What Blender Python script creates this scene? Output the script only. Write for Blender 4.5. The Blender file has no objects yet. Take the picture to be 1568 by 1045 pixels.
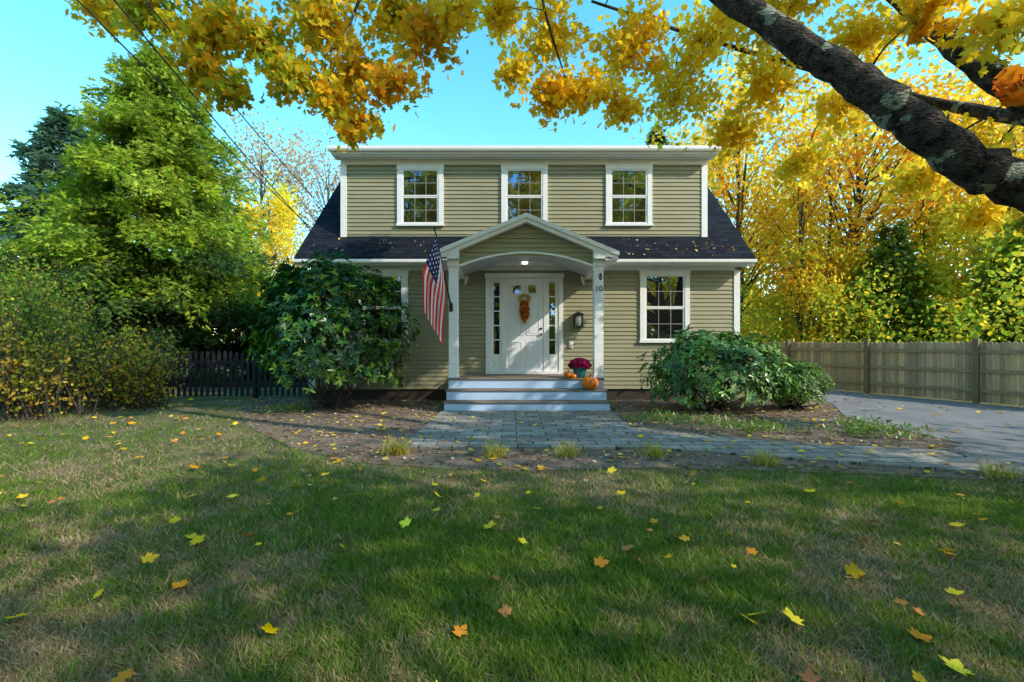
import bpy, math, random
import numpy as np
from mathutils import Vector
rng=np.random.default_rng(11); random.seed(11)
scene=bpy.context.scene
COL=scene.collection

# ---------------------------------------------------------------- materials
def mat_base(name):
    m=bpy.data.materials.new(name); m.use_nodes=True
    nt=m.node_tree; b=nt.nodes["Principled BSDF"]; return m,nt,b
def N(nt,t,**k):
    n=nt.nodes.new(t)
    for a,v in k.items():
        if a in n.inputs.keys(): n.inputs[a].default_value=v
        else: setattr(n,a,v)
    return n
def ramp(nt,stops):
    r=nt.nodes.new("ShaderNodeValToRGB"); e=r.color_ramp.elements
    while len(e)<len(stops): e.new(0.5)
    for i,(p,c) in enumerate(stops):
        e[i].position=p; e[i].color=(*c,1)
    return r
def simple(name,col,rough=.6,var=.15,scale=3.,bump=0.,bscale=60.,metal=0.,stretch=None,spec=.4):
    m,nt,b=mat_base(name); L=nt.links
    tc=N(nt,"ShaderNodeTexCoord"); mp=N(nt,"ShaderNodeMapping")
    if stretch: mp.inputs["Scale"].default_value=stretch
    L.new(tc.outputs["Object"],mp.inputs[0])
    n=N(nt,"ShaderNodeTexNoise",Scale=scale,Detail=6.,Roughness=.6); L.new(mp.outputs[0],n.inputs["Vector"])
    a=tuple(c*(1-var) for c in col); d=tuple(min(1,c*(1+var)) for c in col)
    r=ramp(nt,[(.3,a),(.7,d)]); L.new(n.outputs[0],r.inputs[0]); L.new(r.outputs[0],b.inputs["Base Color"])
    b.inputs["Roughness"].default_value=rough; b.inputs["Metallic"].default_value=metal
    b.inputs["Specular IOR Level"].default_value=spec
    if bump:
        n2=N(nt,"ShaderNodeTexNoise",Scale=bscale,Detail=4.); L.new(mp.outputs[0],n2.inputs["Vector"])
        bp=N(nt,"ShaderNodeBump",Strength=bump,Distance=.01); L.new(n2.outputs[0],bp.inputs["Height"]); L.new(bp.outputs[0],b.inputs["Normal"])
    return m
def attr(name,rough=.6,trans=0.,spec=.3,boost=1.,bump=0.,bscale=50,stretch=(1,1,1)):
    m,nt,b=mat_base(name); L=nt.links
    at=N(nt,"ShaderNodeAttribute",attribute_name="Col")
    L.new(at.outputs["Color"],b.inputs["Base Color"]); b.inputs["Roughness"].default_value=rough
    b.inputs["Specular IOR Level"].default_value=spec
    if bump:
        tc=N(nt,"ShaderNodeTexCoord"); mp=N(nt,"ShaderNodeMapping"); mp.inputs["Scale"].default_value=stretch
        L.new(tc.outputs["Object"],mp.inputs[0])
        n2=N(nt,"ShaderNodeTexNoise",Scale=bscale,Detail=4.); L.new(mp.outputs[0],n2.inputs["Vector"])
        bp=N(nt,"ShaderNodeBump",Strength=bump,Distance=.01); L.new(n2.outputs[0],bp.inputs["Height"]); L.new(bp.outputs[0],b.inputs["Normal"])
        mx=N(nt,"ShaderNodeMix",data_type='RGBA',blend_type='MULTIPLY'); mx.inputs[0].default_value=.7
        r=ramp(nt,[(.3,(.5,.5,.5)),(.7,(1,1,1))]); L.new(n2.outputs[0],r.inputs[0])
        L.new(at.outputs["Color"],mx.inputs[6]); L.new(r.outputs[0],mx.inputs[7]); L.new(mx.outputs[2],b.inputs["Base Color"])
    return m
def foliage(name,trans=.5,boost=(1.2,1.2,1.2)):
    m=bpy.data.materials.new(name); m.use_nodes=True; nt=m.node_tree; L=nt.links
    nt.nodes.remove(nt.nodes["Principled BSDF"]); out=nt.nodes["Material Output"]
    at=N(nt,"ShaderNodeAttribute",attribute_name="Col")
    d=N(nt,"ShaderNodeBsdfDiffuse"); L.new(at.outputs["Color"],d.inputs[0])
    t=N(nt,"ShaderNodeBsdfTranslucent"); mm=N(nt,"ShaderNodeMix",data_type='RGBA',blend_type='MULTIPLY'); mm.inputs[0].default_value=1.
    L.new(at.outputs["Color"],mm.inputs[6]); mm.inputs[7].default_value=(*boost,1); L.new(mm.outputs[2],t.inputs[0])
    mx=N(nt,"ShaderNodeMixShader"); mx.inputs[0].default_value=trans
    L.new(d.outputs[0],mx.inputs[1]); L.new(t.outputs[0],mx.inputs[2])
    L.new(mx.outputs[0],out.inputs[0]); return m
def glossy_leaf(name):
    m=foliage(name,.2,(1.3,1.4,1)); nt=m.node_tree; L=nt.links; out=nt.nodes["Material Output"]
    src=out.inputs[0].links[0].from_socket
    g=N(nt,"ShaderNodeBsdfGlossy"); g.inputs["Roughness"].default_value=.36
    mx=N(nt,"ShaderNodeMixShader"); mx.inputs[0].default_value=.055; L.new(src,mx.inputs[1]); L.new(g.outputs[0],mx.inputs[2]); L.new(mx.outputs[0],out.inputs[0]); return m

M={}
M['white']=simple("white_paint",(.82,.82,.83),.45,.04,4,.05,80)
M['step']=simple("white_riser_shade_tint",(.46,.62,.88),.5,.05,4,.05,80)  # white paint with the blue cast of shade put into its colour
M['grid']=simple("window_grille",(.30,.29,.26),.5,.05,4)
M['leaf']=foliage("autumn_leaf",.55,(1.15,1.15,1))
M['needle']=foliage("conifer_foliage",.4,(1.3,1.3,1))
M['rhodo']=glossy_leaf("rhododendron_leaf")
M['grass']=foliage("grass_blade",.35,(1.25,1.25,1))
M['litter']=foliage("dry_leaf",.15,(1,1,1))
M['board']=attr("weathered_board",.8,0,.2,1,.5,6,(14,14,1.2))
M['foundation']=simple("foundation",(.045,.035,.03),.9,.2,8,.3,40)
M['tread']=simple("tread_wood",(.20,.15,.12),.7,.25,3,.3,40,stretch=(1,12,12))
M['black']=simple("black_metal",(.02,.02,.022),.4,.1,5)
M['ceil']=simple("porch_ceiling_paint",(.54,.60,.66),.5,.04,4)
M['door']=simple("door_paint",(.78,.79,.84),.35,.03,3)
M['picket']=simple("dark_stain",(.022,.020,.026),.7,.3,8,.3,30)
M['pole']=simple("pole_wood",(.16,.11,.08),.8,.3,6,.4,30)

def siding_mat():
    m,nt,b=mat_base("olive_siding"); L=nt.links
    tc=N(nt,"ShaderNodeTexCoord"); mp=N(nt,"ShaderNodeMapping"); mp.inputs["Scale"].default_value=(.6,.6,4)
    L.new(tc.outputs["Object"],mp.inputs[0])
    n=N(nt,"ShaderNodeTexNoise",Scale=2.,Detail=5.); L.new(mp.outputs[0],n.inputs["Vector"])
    r=ramp(nt,[(.3,(.275,.258,.163)),(.7,(.335,.315,.205))]); L.new(n.outputs[0],r.inputs[0]); L.new(r.outputs[0],b.inputs["Base Color"])
    b.inputs["Roughness"].default_value=.5; b.inputs["Specular IOR Level"].default_value=.3
    return m
M['siding']=siding_mat()

def roof_mat():
    m,nt,b=mat_base("asphalt_shingle"); L=nt.links
    tc=N(nt,"ShaderNodeTexCoord"); sp=N(nt,"ShaderNodeSeparateXYZ"); cb=N(nt,"ShaderNodeCombineXYZ")
    L.new(tc.outputs["Object"],sp.inputs[0]); L.new(sp.outputs[0],cb.inputs[0]); L.new(sp.outputs[2],cb.inputs[1])
    br=N(nt,"ShaderNodeTexBrick",Scale=1.); br.inputs["Brick Width"].default_value=.24; br.inputs["Row Height"].default_value=.095
    br.inputs["Mortar Size"].default_value=.006; br.inputs["Color1"].default_value=(.007,.010,.018,1); br.inputs["Color2"].default_value=(.020,.024,.036,1); br.inputs["Mortar"].default_value=(.003,.003,.004,1)
    L.new(cb.outputs[0],br.inputs["Vector"])
    n=N(nt,"ShaderNodeTexNoise",Scale=250.,Detail=2.); L.new(tc.outputs["Object"],n.inputs["Vector"])
    mx=N(nt,"ShaderNodeMix",data_type='RGBA',blend_type='MULTIPLY'); mx.inputs[0].default_value=.6
    r=ramp(nt,[(.3,(.5,.5,.5)),(.7,(1.3,1.3,1.3))]); L.new(n.outputs[0],r.inputs[0])
    L.new(br.outputs[0],mx.inputs[6]); L.new(r.outputs[0],mx.inputs[7]); L.new(mx.outputs[2],b.inputs["Base Color"])
    b.inputs["Roughness"].default_value=.9; b.inputs["Specular IOR Level"].default_value=.12
    bp=N(nt,"ShaderNodeBump",Strength=.5,Distance=.01,invert=True); L.new(br.outputs["Fac"],bp.inputs["Height"]); L.new(bp.outputs[0],b.inputs["Normal"])
    return m
M['roof']=roof_mat()

def glass_mat():
    m,nt,b=mat_base("window_glass"); L=nt.links
    b.inputs["Base Color"].default_value=(.015,.013,.011,1); b.inputs["Roughness"].default_value=.5; b.inputs["Specular IOR Level"].default_value=0.
    tc=N(nt,"ShaderNodeTexCoord"); n=N(nt,"ShaderNodeTexNoise",Scale=1.3,Detail=1.); L.new(tc.outputs["Object"],n.inputs["Vector"])
    bp=N(nt,"ShaderNodeBump",Strength=.06,Distance=.05); L.new(n.outputs[0],bp.inputs["Height"])
    g=N(nt,"ShaderNodeBsdfGlossy"); g.inputs["Roughness"].default_value=.02; g.inputs["Color"].default_value=(.42,.60,1,1); L.new(bp.outputs[0],g.inputs["Normal"])
    mx=N(nt,"ShaderNodeMixShader"); mx.inputs[0].default_value=.34
    L.new(b.outputs[0],mx.inputs[1]); L.new(g.outputs[0],mx.inputs[2]); L.new(mx.outputs[0],nt.nodes["Material Output"].inputs[0])
    return m
M['glass']=glass_mat()

def bark_mat(name,dark,light,lichen=0.):
    m,nt,b=mat_base(name); L=nt.links
    tc=N(nt,"ShaderNodeTexCoord")
    n=N(nt,"ShaderNodeTexNoise",Scale=11.,Detail=9.,Roughness=.75); L.new(tc.outputs["Object"],n.inputs["Vector"])
    r=ramp(nt,[(.38,dark),(.62,light)]); L.new(n.outputs[0],r.inputs[0])
    last=r.outputs[0]
    if lichen:
        n3=N(nt,"ShaderNodeTexNoise",Scale=3.0,Detail=5.,Roughness=.55); L.new(tc.outputs["Object"],n3.inputs["Vector"])
        r3=ramp(nt,[(.60,(0,0,0)),(.615,(1,1,1))]); L.new(n3.outputs[0],r3.inputs[0])
        mx=N(nt,"ShaderNodeMix",data_type='RGBA'); L.new(r3.outputs[0],mx.inputs[0]); L.new(last,mx.inputs[6]); mx.inputs[7].default_value=(.34,.38,.30,1); last=mx.outputs[2]
    L.new(last,b.inputs["Base Color"]); b.inputs["Roughness"].default_value=.9
    b.inputs["Specular IOR Level"].default_value=.1
    v=N(nt,"ShaderNodeTexVoronoi",Scale=22.); v.feature='DISTANCE_TO_EDGE'
    ms=N(nt,"ShaderNodeMapping"); ms.inputs["Scale"].default_value=(.6,1.6,1.6); L.new(tc.outputs["Object"],ms.inputs[0]); L.new(ms.outputs[0],v.inputs["Vector"])
    ad=N(nt,"ShaderNodeMath",operation='MULTIPLY_ADD'); L.new(v.outputs["Distance"],ad.inputs[0]); ad.inputs[1].default_value=1.5; L.new(n.outputs[0],ad.inputs[2])
    bp=N(nt,"ShaderNodeBump",Strength=1.,Distance=.045); L.new(ad.outputs[0],bp.inputs["Height"]); L.new(bp.outputs[0],b.inputs["Normal"])
    return m
M['bark']=bark_mat("maple_bark",(.012,.010,.010),(.15,.125,.11),1)
M['bark2']=bark_mat("grey_bark",(.05,.04,.035),(.17,.14,.12))

def ground_mat(name,stops,scale,rough=.95,fine=60,bump=.6,fmix=.6):
    m,nt,b=mat_base(name); L=nt.links
    tc=N(nt,"ShaderNodeTexCoord")
    n=N(nt,"ShaderNodeTexNoise",Scale=scale,Detail=7.,Roughness=.65); L.new(tc.outputs["Object"],n.inputs["Vector"])
    r=ramp(nt,stops); L.new(n.outputs[0],r.inputs[0])
    n2=N(nt,"ShaderNodeTexNoise",Scale=fine,Detail=5.,Roughness=.7); L.new(tc.outputs["Object"],n2.inputs["Vector"])
    r2=ramp(nt,[(.3,(.35,.35,.35)),(.7,(1.4,1.4,1.4))]); L.new(n2.outputs[0],r2.inputs[0])
    mx=N(nt,"ShaderNodeMix",data_type='RGBA',blend_type='MULTIPLY'); mx.inputs[0].default_value=fmix
    L.new(r.outputs[0],mx.inputs[6]); L.new(r2.outputs[0],mx.inputs[7]); L.new(mx.outputs[2],b.inputs["Base Color"])
    b.inputs["Roughness"].default_value=rough; b.inputs["Specular IOR Level"].default_value=.2
    bp=N(nt,"ShaderNodeBump",Strength=bump,Distance=.03); L.new(n2.outputs[0],bp.inputs["Height"]); L.new(bp.outputs[0],b.inputs["Normal"])
    return m
M['lawn']=ground_mat("lawn_ground",[(.3,(.07,.10,.022)),(.46,(.13,.13,.05)),(.62,(.24,.18,.11))],1.6)
M['mulch']=ground_mat("mulch",[(.3,(.15,.10,.07)),(.6,(.27,.20,.15)),(.75,(.36,.29,.23))],2.5,fine=35,bump=1.)
M['asphalt']=ground_mat("driveway_asphalt",[(.3,(.15,.15,.16)),(.7,(.24,.24,.25))],1.5,.85,140,.3,.4)
def paver_mat():
    m,nt,b=mat_base("paver_stone"); L=nt.links
    tc=N(nt,"ShaderNodeTexCoord")
    nz=N(nt,"ShaderNodeTexNoise",Scale=1.5,Detail=2.); L.new(tc.outputs["Object"],nz.inputs["Vector"])
    va=N(nt,"ShaderNodeMix",data_type='RGBA'); va.inputs[0].default_value=.03; L.new(tc.outputs["Object"],va.inputs[6]); L.new(nz.outputs["Color"],va.inputs[7])
    br=N(nt,"ShaderNodeTexBrick",Scale=1.); br.inputs["Brick Width"].default_value=.42; br.inputs["Row Height"].default_value=.21
    br.inputs["Mortar Size"].default_value=.012; br.inputs["Mortar Smooth"].default_value=.3
    br.inputs["Color1"].default_value=(.19,.175,.165,1); br.inputs["Color2"].default_value=(.36,.33,.30,1); br.inputs["Mortar"].default_value=(.07,.06,.035,1)
    L.new(va.outputs[2],br.inputs["Vector"])
    n=N(nt,"ShaderNodeTexNoise",Scale=14.,Detail=7.); L.new(tc.outputs["Object"],n.inputs["Vector"])
    r=ramp(nt,[(.3,(.5,.5,.5)),(.7,(1.25,1.22,1.15))]); L.new(n.outputs[0],r.inputs[0])
    mx=N(nt,"ShaderNodeMix",data_type='RGBA',blend_type='MULTIPLY'); mx.inputs[0].default_value=.8
    L.new(br.outputs[0],mx.inputs[6]); L.new(r.outputs[0],mx.inputs[7]); L.new(mx.outputs[2],b.inputs["Base Color"])
    b.inputs["Roughness"].default_value=.85
    bp=N(nt,"ShaderNodeBump",Strength=.7,Distance=.01,invert=True); L.new(br.outputs["Fac"],bp.inputs["Height"]); L.new(bp.outputs[0],b.inputs["Normal"])
    return m
M['paver']=paver_mat()
def emis(name,col,s):
    m,nt,b=mat_base(name); b.inputs["Emission Color"].default_value=(*col,1); b.inputs["Emission Strength"].default_value=s; return m
M['lamp']=emis("lit_lamp",(1,.9,.75),6.)

# ---------------------------------------------------------------- mesh helpers
def empty(name):
    e=bpy.data.objects.new(name,None); e.empty_display_size=.2; COL.objects.link(e); return e
def link(name,me,mat,parent=None):
    o=bpy.data.objects.new(name,me); COL.objects.link(o)
    if mat: me.materials.append(mat)
    if parent: o.parent=parent
    return o
class MB:
    def __init__(s): s.v=[];s.f=[];s.c=[];s.cur=(1,1,1)
    def add(s,vs,fs):
        o=len(s.v); s.v+= [tuple(p) for p in vs]; s.f+=[tuple(i+o for i in f) for f in fs]; s.c+=[s.cur]*len(vs)
    def box(s,x0,x1,y0,y1,z0,z1):
        s.add([(x0,y0,z0),(x1,y0,z0),(x1,y1,z0),(x0,y1,z0),(x0,y0,z1),(x1,y0,z1),(x1,y1,z1),(x0,y1,z1)],
              [(0,3,2,1),(4,5,6,7),(0,1,5,4),(1,2,6,5),(2,3,7,6),(3,0,4,7)])
    def obox(s,c,u,hu,hv,z0,z1):
        ux,uy=u; vx,vy=-uy,ux; P=[]
        for z in (z0,z1):
            for a,b in ((-1,-1),(1,-1),(1,1),(-1,1)):
                P.append((c[0]+a*hu*ux+b*hv*vx,c[1]+a*hu*uy+b*hv*vy,z))
        s.add(P,[(0,3,2,1),(4,5,6,7),(0,1,5,4),(1,2,6,5),(2,3,7,6),(3,0,4,7)])
    def prism(s,prof,axis,a,b):
        n=len(prof); P=[]
        for t in (a,b):
            for p,q in prof:
                P.append((t,p,q) if axis=='x' else (p,t,q) if axis=='y' else (p,q,t))
        fs=[tuple(range(n)),tuple(range(2*n-1,n-1,-1))]+[(i,(i+1)%n,n+(i+1)%n,n+i) for i in range(n)]
        s.add(P,fs)
    def tube(s,pts,rad,n=8,cap=True):
        pts=[Vector(p) for p in pts]; k=len(pts); P=[]; ref=Vector((.13,.31,.94)).normalized()
        d0=(pts[1]-pts[0]).normalized(); a=d0.cross(ref)
        if a.length<.05: a=d0.cross(Vector((1,0,0)))
        a.normalize()
        for i in range(k):
            d=(pts[min(i+1,k-1)]-pts[max(i-1,0)])
            if d.length<1e-6: d=d0.copy()
            d.normalize(); a=(a-d*a.dot(d)).normalized(); b=d.cross(a)
            for j in range(n):
                t=2*math.pi*j/n; P.append(pts[i]+(a*math.cos(t)+b*math.sin(t))*rad[i])
        fs=[(i*n+j,i*n+(j+1)%n,(i+1)*n+(j+1)%n,(i+1)*n+j) for i in range(k-1) for j in range(n)]
        if cap: fs+= [tuple(range(n-1,-1,-1)),tuple(range((k-1)*n,k*n))]
        s.add(P,fs)
    def lathe(s,prof,c,n=24):
        P=[(c[0]+r*math.cos(2*math.pi*j/n),c[1]+r*math.sin(2*math.pi*j/n),c[2]+z) for r,z in prof for j in range(n)]
        k=len(prof); fs=[(i*n+j,i*n+(j+1)%n,(i+1)*n+(j+1)%n,(i+1)*n+j) for i in range(k-1) for j in range(n)]
        s.add(P,fs)
    def obj(s,name,mat,parent=None,smooth=False,bevel=0,col=False,fix=True):
        me=bpy.data.meshes.new(name); me.from_pydata(s.v,[],s.f); me.update()
        if fix:
            import bmesh
            bm=bmesh.new(); bm.from_mesh(me); bmesh.ops.recalc_face_normals(bm,faces=bm.faces); bm.to_mesh(me); bm.free()
        if col:
            ca=me.color_attributes.new("Col",'FLOAT_COLOR','POINT')
            ca.data.foreach_set("color",np.array([(c[0],c[1],c[2],1) for c in s.c],dtype=np.float32).ravel())
        if smooth: me.polygons.foreach_set("use_smooth",[True]*len(me.polygons))
        o=link(name,me,mat,parent)
        if bevel:
            b=o.modifiers.new("b",'BEVEL'); b.width=bevel; b.segments=2; b.limit_method='ANGLE'
        return o
def nrm(a): return a/np.maximum(np.linalg.norm(a,axis=-1,keepdims=True),1e-9)
def rnd_unit(n): return nrm(rng.normal(size=(n,3)))
def poly_mesh(name,V,K,C,mat,parent,smooth=False):
    n=V.shape[0]; me=bpy.data.meshes.new(name)
    me.vertices.add(n*K); me.vertices.foreach_set("co",V.astype(np.float32).ravel())
    me.loops.add(n*K); me.loops.foreach_set("vertex_index",np.arange(n*K,dtype=np.int32))
    me.polygons.add(n); me.polygons.foreach_set("loop_start",np.arange(0,n*K,K,dtype=np.int32))
    me.update(calc_edges=True)
    ca=me.color_attributes.new("Col",'FLOAT_COLOR','POINT')
    c=np.ones((n,K,4),dtype=np.float32); c[:,:,:3]=np.clip(C,0,.92)[:,None,:]
    ca.data.foreach_set("color",c.ravel())
    return link(name,me,mat,parent)
def leaves(name,P,T,Nn,S,C,shape,mat,parent):
    T=nrm(T); B=nrm(np.cross(Nn,T)); Nn=np.cross(T,B); sh=np.array(shape,dtype=float)
    V=P[:,None,:]+S[:,None,None]*(sh[None,:,0,None]*B[:,None,:]+sh[None,:,1,None]*T[:,None,:]+sh[None,:,2,None]*Nn[:,None,:])
    return poly_mesh(name,V,len(sh),C,mat,parent)
def mirror(h):
    return h+[(-x,y,z) for x,y,z in reversed(h[1:-1])]
MAPLE=mirror([(0,-.38,0),(.34,-.36,.03),(.22,-.16,.0),(.56,.10,.06),(.36,.12,.02),(.40,.30,.03),(.16,.22,0),(.20,.42,0),(0,.66,.08)])
MAPLE_S=mirror([(0,-.38,0),(.36,-.30,.04),(.22,-.08,0),(.52,.22,.05),(.18,.22,0),(0,.62,.05)])
OVAL=mirror([(0,-.45,0),(.36,-.12,.05),(.28,.28,.03),(0,.55,0)])
RHOMB=[(0,-.5,0),(.3,-.05,.05),(0,.5,0),(-.3,-.05,.05)]
LANCE=mirror([(0,0,0),(.13,.25,.0),(.15,.55,.02),(.09,.85,0),(0,1,-.04)])
SPRAY=mirror([(0,0,0),(.20,.30,-.03),(.06,.32,0),(.22,.62,-.04),(.06,.60,0),(0,1,-.08)])
def pick(pal,n,j=.15,w=None):
    pal=np.array(pal); i=rng.choice(len(pal),n,p=w); c=pal[i]*(1+rng.normal(0,j,(n,1))); return np.clip(c+rng.normal(0,.01,(n,3)),0.003,1)

# ---------------------------------------------------------------- ground
BED=[(-6.3,.1),(-6.1,-1.5),(-4.7,-3.5),(-3.3,-4.95),(-2.2,-5.75),(-1,-6.05),(0,-6.1),(1.2,-6.0),(2.3,-6.1),(3.6,-6.25),(5.0,-6.55),(5.9,-4.8),(5.9,-2.6),(7.05,-.6),(7.05,.1)]
PATIO=[(-1.75,-5.1),(-1.7,-1.9),(1.65,-1.9),(1.62,-5.12)]
WALK=[(1.63,-5.14),(1.63,-3.7),(2.2,-4.1),(3.0,-4.62),(4.1,-5.0),(5.2,-5.25),(4.95,-6.3),(4.0,-6.0),(3.2,-5.72),(2.3,-5.38)]
DRIVE=[(7.05,9),(7.05,-.6),(5.9,-2.6),(5.9,-4.8),(5.25,-5.28),(5.0,-6.4),(8,-6.6),(16,-6.9),(16,-3),(11.3,-2.6),(10.65,-1.5),(8.3,3.9),(8,9)]
def pip(px,py,poly):
    ins=np.zeros(px.shape,bool); n=len(poly)
    for i in range(n):
        x1,y1=poly[i]; x2,y2=poly[(i+1)%n]
        if y1==y2: continue
        c=((y1>py)!=(y2>py))&(px<(x2-x1)*(py-y1)/(y2-y1)+x1); ins^=c
    return ins
def sheet(name,poly,z,mat,thick=0):
    b=MB()
    if thick: b.prism(poly,'z',z-thick,z)
    else: b.add([(x,y,z) for x,y in poly],[tuple(range(len(poly)))])
    o=b.obj(name,mat,None)
    if not thick and o.data.polygons[0].normal.z<0: o.data.flip_normals()
    return o
b=MB(); b.add([(-400,-400,0),(400,-400,0),(400,400,0),(-400,400,0)],[(0,1,2,3)]); b.obj("lawn_ground",M['lawn'])
sheet("mulch_bed",BED,.008,M['mulch'])
sheet("driveway",DRIVE,.016,M['asphalt'])
sheet("paver_patio",PATIO,.04,M['paver'],.06)
sheet("paver_walkway",WALK,.036,M['paver'],.05)

def field(x,y):
    return (np.sin(x*1.3+1.7*np.sin(y*.9))+np.sin(y*1.9+1.3*np.sin(x*1.1+2))+.8*np.sin(x*3.7+y*2.9+np.sin(y*5))+.9*np.sin(x*7.1-y*6.3+np.sin(x*9))+.7*np.sin(x*15+np.sin(y*13)*2))/3
n=350000
u=rng.random(n); d=1/(1/10.5+u**.8*(1/1.45-1/10.5)); y=d-11.06; x=rng.uniform(-1,1,n)*(1.22*d+.6)-.3
jit=rng.normal(0,.09,n)
keep=~(pip(x+jit,y+jit,BED)|pip(x,y,PATIO)|pip(x,y,WALK)|pip(x+jit,y+jit,DRIVE)); x=x[keep];y=y[keep];d=d[keep];n=len(x)
f0=field(x,y); f=f0+rng.normal(0,.25,n)
h=rng.uniform(.02,.070,n)*(1-.5*np.clip(f,0,1)); w=rng.uniform(.0018,.0040,n)*(1+.20*d)
ang=rng.uniform(0,6.283,n); lean=rng.uniform(.2,1.7,n)*h; la=rng.uniform(0,6.283,n)
V=np.zeros((n,3,3)); V[:,0]=np.stack([x-w*np.cos(ang),y-w*np.sin(ang),np.zeros(n)],1); V[:,1]=np.stack([x+w*np.cos(ang),y+w*np.sin(ang),np.zeros(n)],1)
V[:,2]=np.stack([x+lean*np.cos(la),y+lean*np.sin(la),h],1)
green=np.array([.085,.165,.025]); green2=np.array([.19,.29,.04]); straw=np.array([.46,.35,.21])
t=np.clip(.5+.5*rng.normal(0,.5,n),0,1)[:,None]; C=green*(1-t)+green2*t
s=(rng.random(n)<np.clip(.30+.75*f,.03,.92))[:,None]; C=np.where(s,straw*rng.uniform(.45,1.15,(n,1)),C*rng.uniform(.7,1.25,(n,1)))
poly_mesh("lawn_grass",V,3,C,M['grass'],None)

def scatter(n,x0,x1,y0,y1,test,z,size,pal,jt=.25):
    x=rng.uniform(x0,x1,n);y=rng.uniform(y0,y1,n);k=test(x,y);x=x[k];y=y[k];n=len(x)
    Nn=np.stack([rng.normal(0,jt,n),rng.normal(0,jt,n),np.ones(n)],1);a=rng.uniform(0,6.283,n)
    T=np.stack([np.cos(a),np.sin(a),rng.normal(0,.1,n)],1)
    return np.stack([x,y,z+rng.uniform(0,.012,n)],1),T,Nn,rng.uniform(size*.6,size*1.2,n),pick(pal,n,.2)
FALL=[(.80,.52,.03),(.82,.60,.05),(.68,.28,.03),(.45,.2,.07),(.78,.48,.03)]
BROWN=[(.20,.12,.06),(.30,.19,.10),(.5,.32,.08),(.25,.15,.08),(.7,.5,.06)]
offbed=lambda x,y:~(pip(x,y,BED)|pip(x,y,DRIVE))
n=55; yy=rng.uniform(-.34,.22,n); xx=np.where(rng.random(n)<.75,rng.uniform(2.1,5.2,n),rng.uniform(-5.2,-2,n))
roof_leaf_flecks=(np.stack([xx,yy,3.772+.976*yy+.012],1),np.stack([rng.normal(0,1,n),rng.normal(0,1,n),rng.normal(0,1,n)],1),np.stack([rng.normal(0,.1,n),-.7+rng.normal(0,.1,n),.7+rng.normal(0,.1,n)],1),rng.uniform(.04,.075,n),pick(BROWN+[(.5,.45,.3)],n,.2))  # fallen leaves on the roof, the pale ones also imitating sun flecks
parts=[scatter(620,-12,12,-10.6,0,offbed,.05,.095,FALL,.45),
       scatter(520,-12,12,-8.5,0,offbed,.045,.06,BROWN+FALL,.4),
       scatter(1900,-6.5,7.2,-6.6,0,lambda x,y:pip(x,y,BED)&~pip(x,y,PATIO)&~pip(x,y,WALK),.02,.075,BROWN+FALL[:2]),
       scatter(380,-2,5.5,-6.6,-1.9,lambda x,y:pip(x,y,PATIO)|pip(x,y,WALK),.047,.075,BROWN+FALL),
       scatter(1100,5,16,-7,8,lambda x,y:pip(x,y,DRIVE),.024,.075,BROWN+FALL),roof_leaf_flecks]
P=[np.concatenate([p[i] for p in parts]) for i in range(5)]
leaves("fallen_leaves",P[0],P[1],P[2],P[3],P[4],MAPLE,M['litter'],None)
n=9000; x=rng.uniform(-6.4,7.1,n); y=rng.uniform(-6.6,.1,n); k=pip(x,y,BED)&~pip(x,y,PATIO)&~pip(x,y,WALK); x=x[k];y=y[k];n=len(x)
a=rng.uniform(0,6.283,n)
leaves("mulch_chips",np.stack([x,y,rng.uniform(.012,.03,n)],1),np.stack([np.cos(a),np.sin(a),rng.normal(0,.2,n)],1),np.stack([rng.normal(0,.4,n),rng.normal(0,.4,n),np.ones(n)],1),rng.uniform(.03,.075,n),pick([(.15,.10,.07),(.28,.2,.14),(.42,.34,.26)],n,.2),RHOMB,M['litter'],None)

# ---------------------------------------------------------------- house
H=empty("clapboard_house")
EX=.1
def clap(b,x0,x1,z0,z1,y,fn=None):
    z=z0
    while z<z1-1e-4:
        zt=min(z+EX,z1)
        spans=fn(z,zt) if fn else [((x0,x1),(x0,x1))]
        for (a0,a1),(b0,b1) in spans:
            b.add([(a0,y-.024,z),(a1,y-.024,z),(b1,y-.004,zt),(b0,y-.004,zt),(a0,y,z+.001),(a1,y,z+.001)],[(0,1,2,3),(4,5,1,0)])
        z+=EX
sid=MB()
clap(sid,-5.1,5.1,.28,3.2,0)
clap(sid,-4.45,4.45,3.9,5.86,.3)
rake=lambda z:(4.13-.16-z)/.4145
def arc(x): return 3.31-.29*(x/1.45)**2
def gable(z,zt):
    xb=min(rake(z),1.6); xt=min(rake(zt),1.6)
    if zt<3.30:
        i0=1.45*math.sqrt(max(0,(3.31-z)/.29)); i1=1.45*math.sqrt(max(0,(3.31-zt)/.29))
        if i0>=xb: return [((-xb,-min(i1,xb)+0),(-xt,-i1)),((min(i1,xb),xb),(i1,xt))] if i1<xb else []
        return [((-xb,-i0),(-xt,-i1)),((i0,xb),(i1,xt))]
    return [((-xb,xb),(-max(xt,0),max(xt,0)))]
clap(sid,0,0,3.03,3.96,-1.33,gable)
sid.obj("clapboard_siding",M['siding'],H,fix=False)
w=MB()
w.prism([(0.003,.26),(7.5,.26),(7.5,3.5),(3.75,7.1),(.003,3.45)],'x',-5.195,5.195)
w.prism([(.305,3.6),(.305,5.93),(4.5,5.93),(4.5,3.6)],'x',-4.54,4.54)
w.obj("wall_core",M['siding'],H)
f=MB(); f.box(-5.15,5.15,.02,7.45,-.05,.27); f.obj("foundation",M['foundation'],H)
r=MB()
def rz(y): return 3.772+.976*y
r.prism([(-.38,rz(-.38)),(3.75,rz(3.75)),(7.88,rz(-.38)),(7.88,rz(-.38)-.05),(3.75,rz(3.75)-.13),(-.38,rz(-.38)-.05)],'x',-5.42,5.42)
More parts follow.
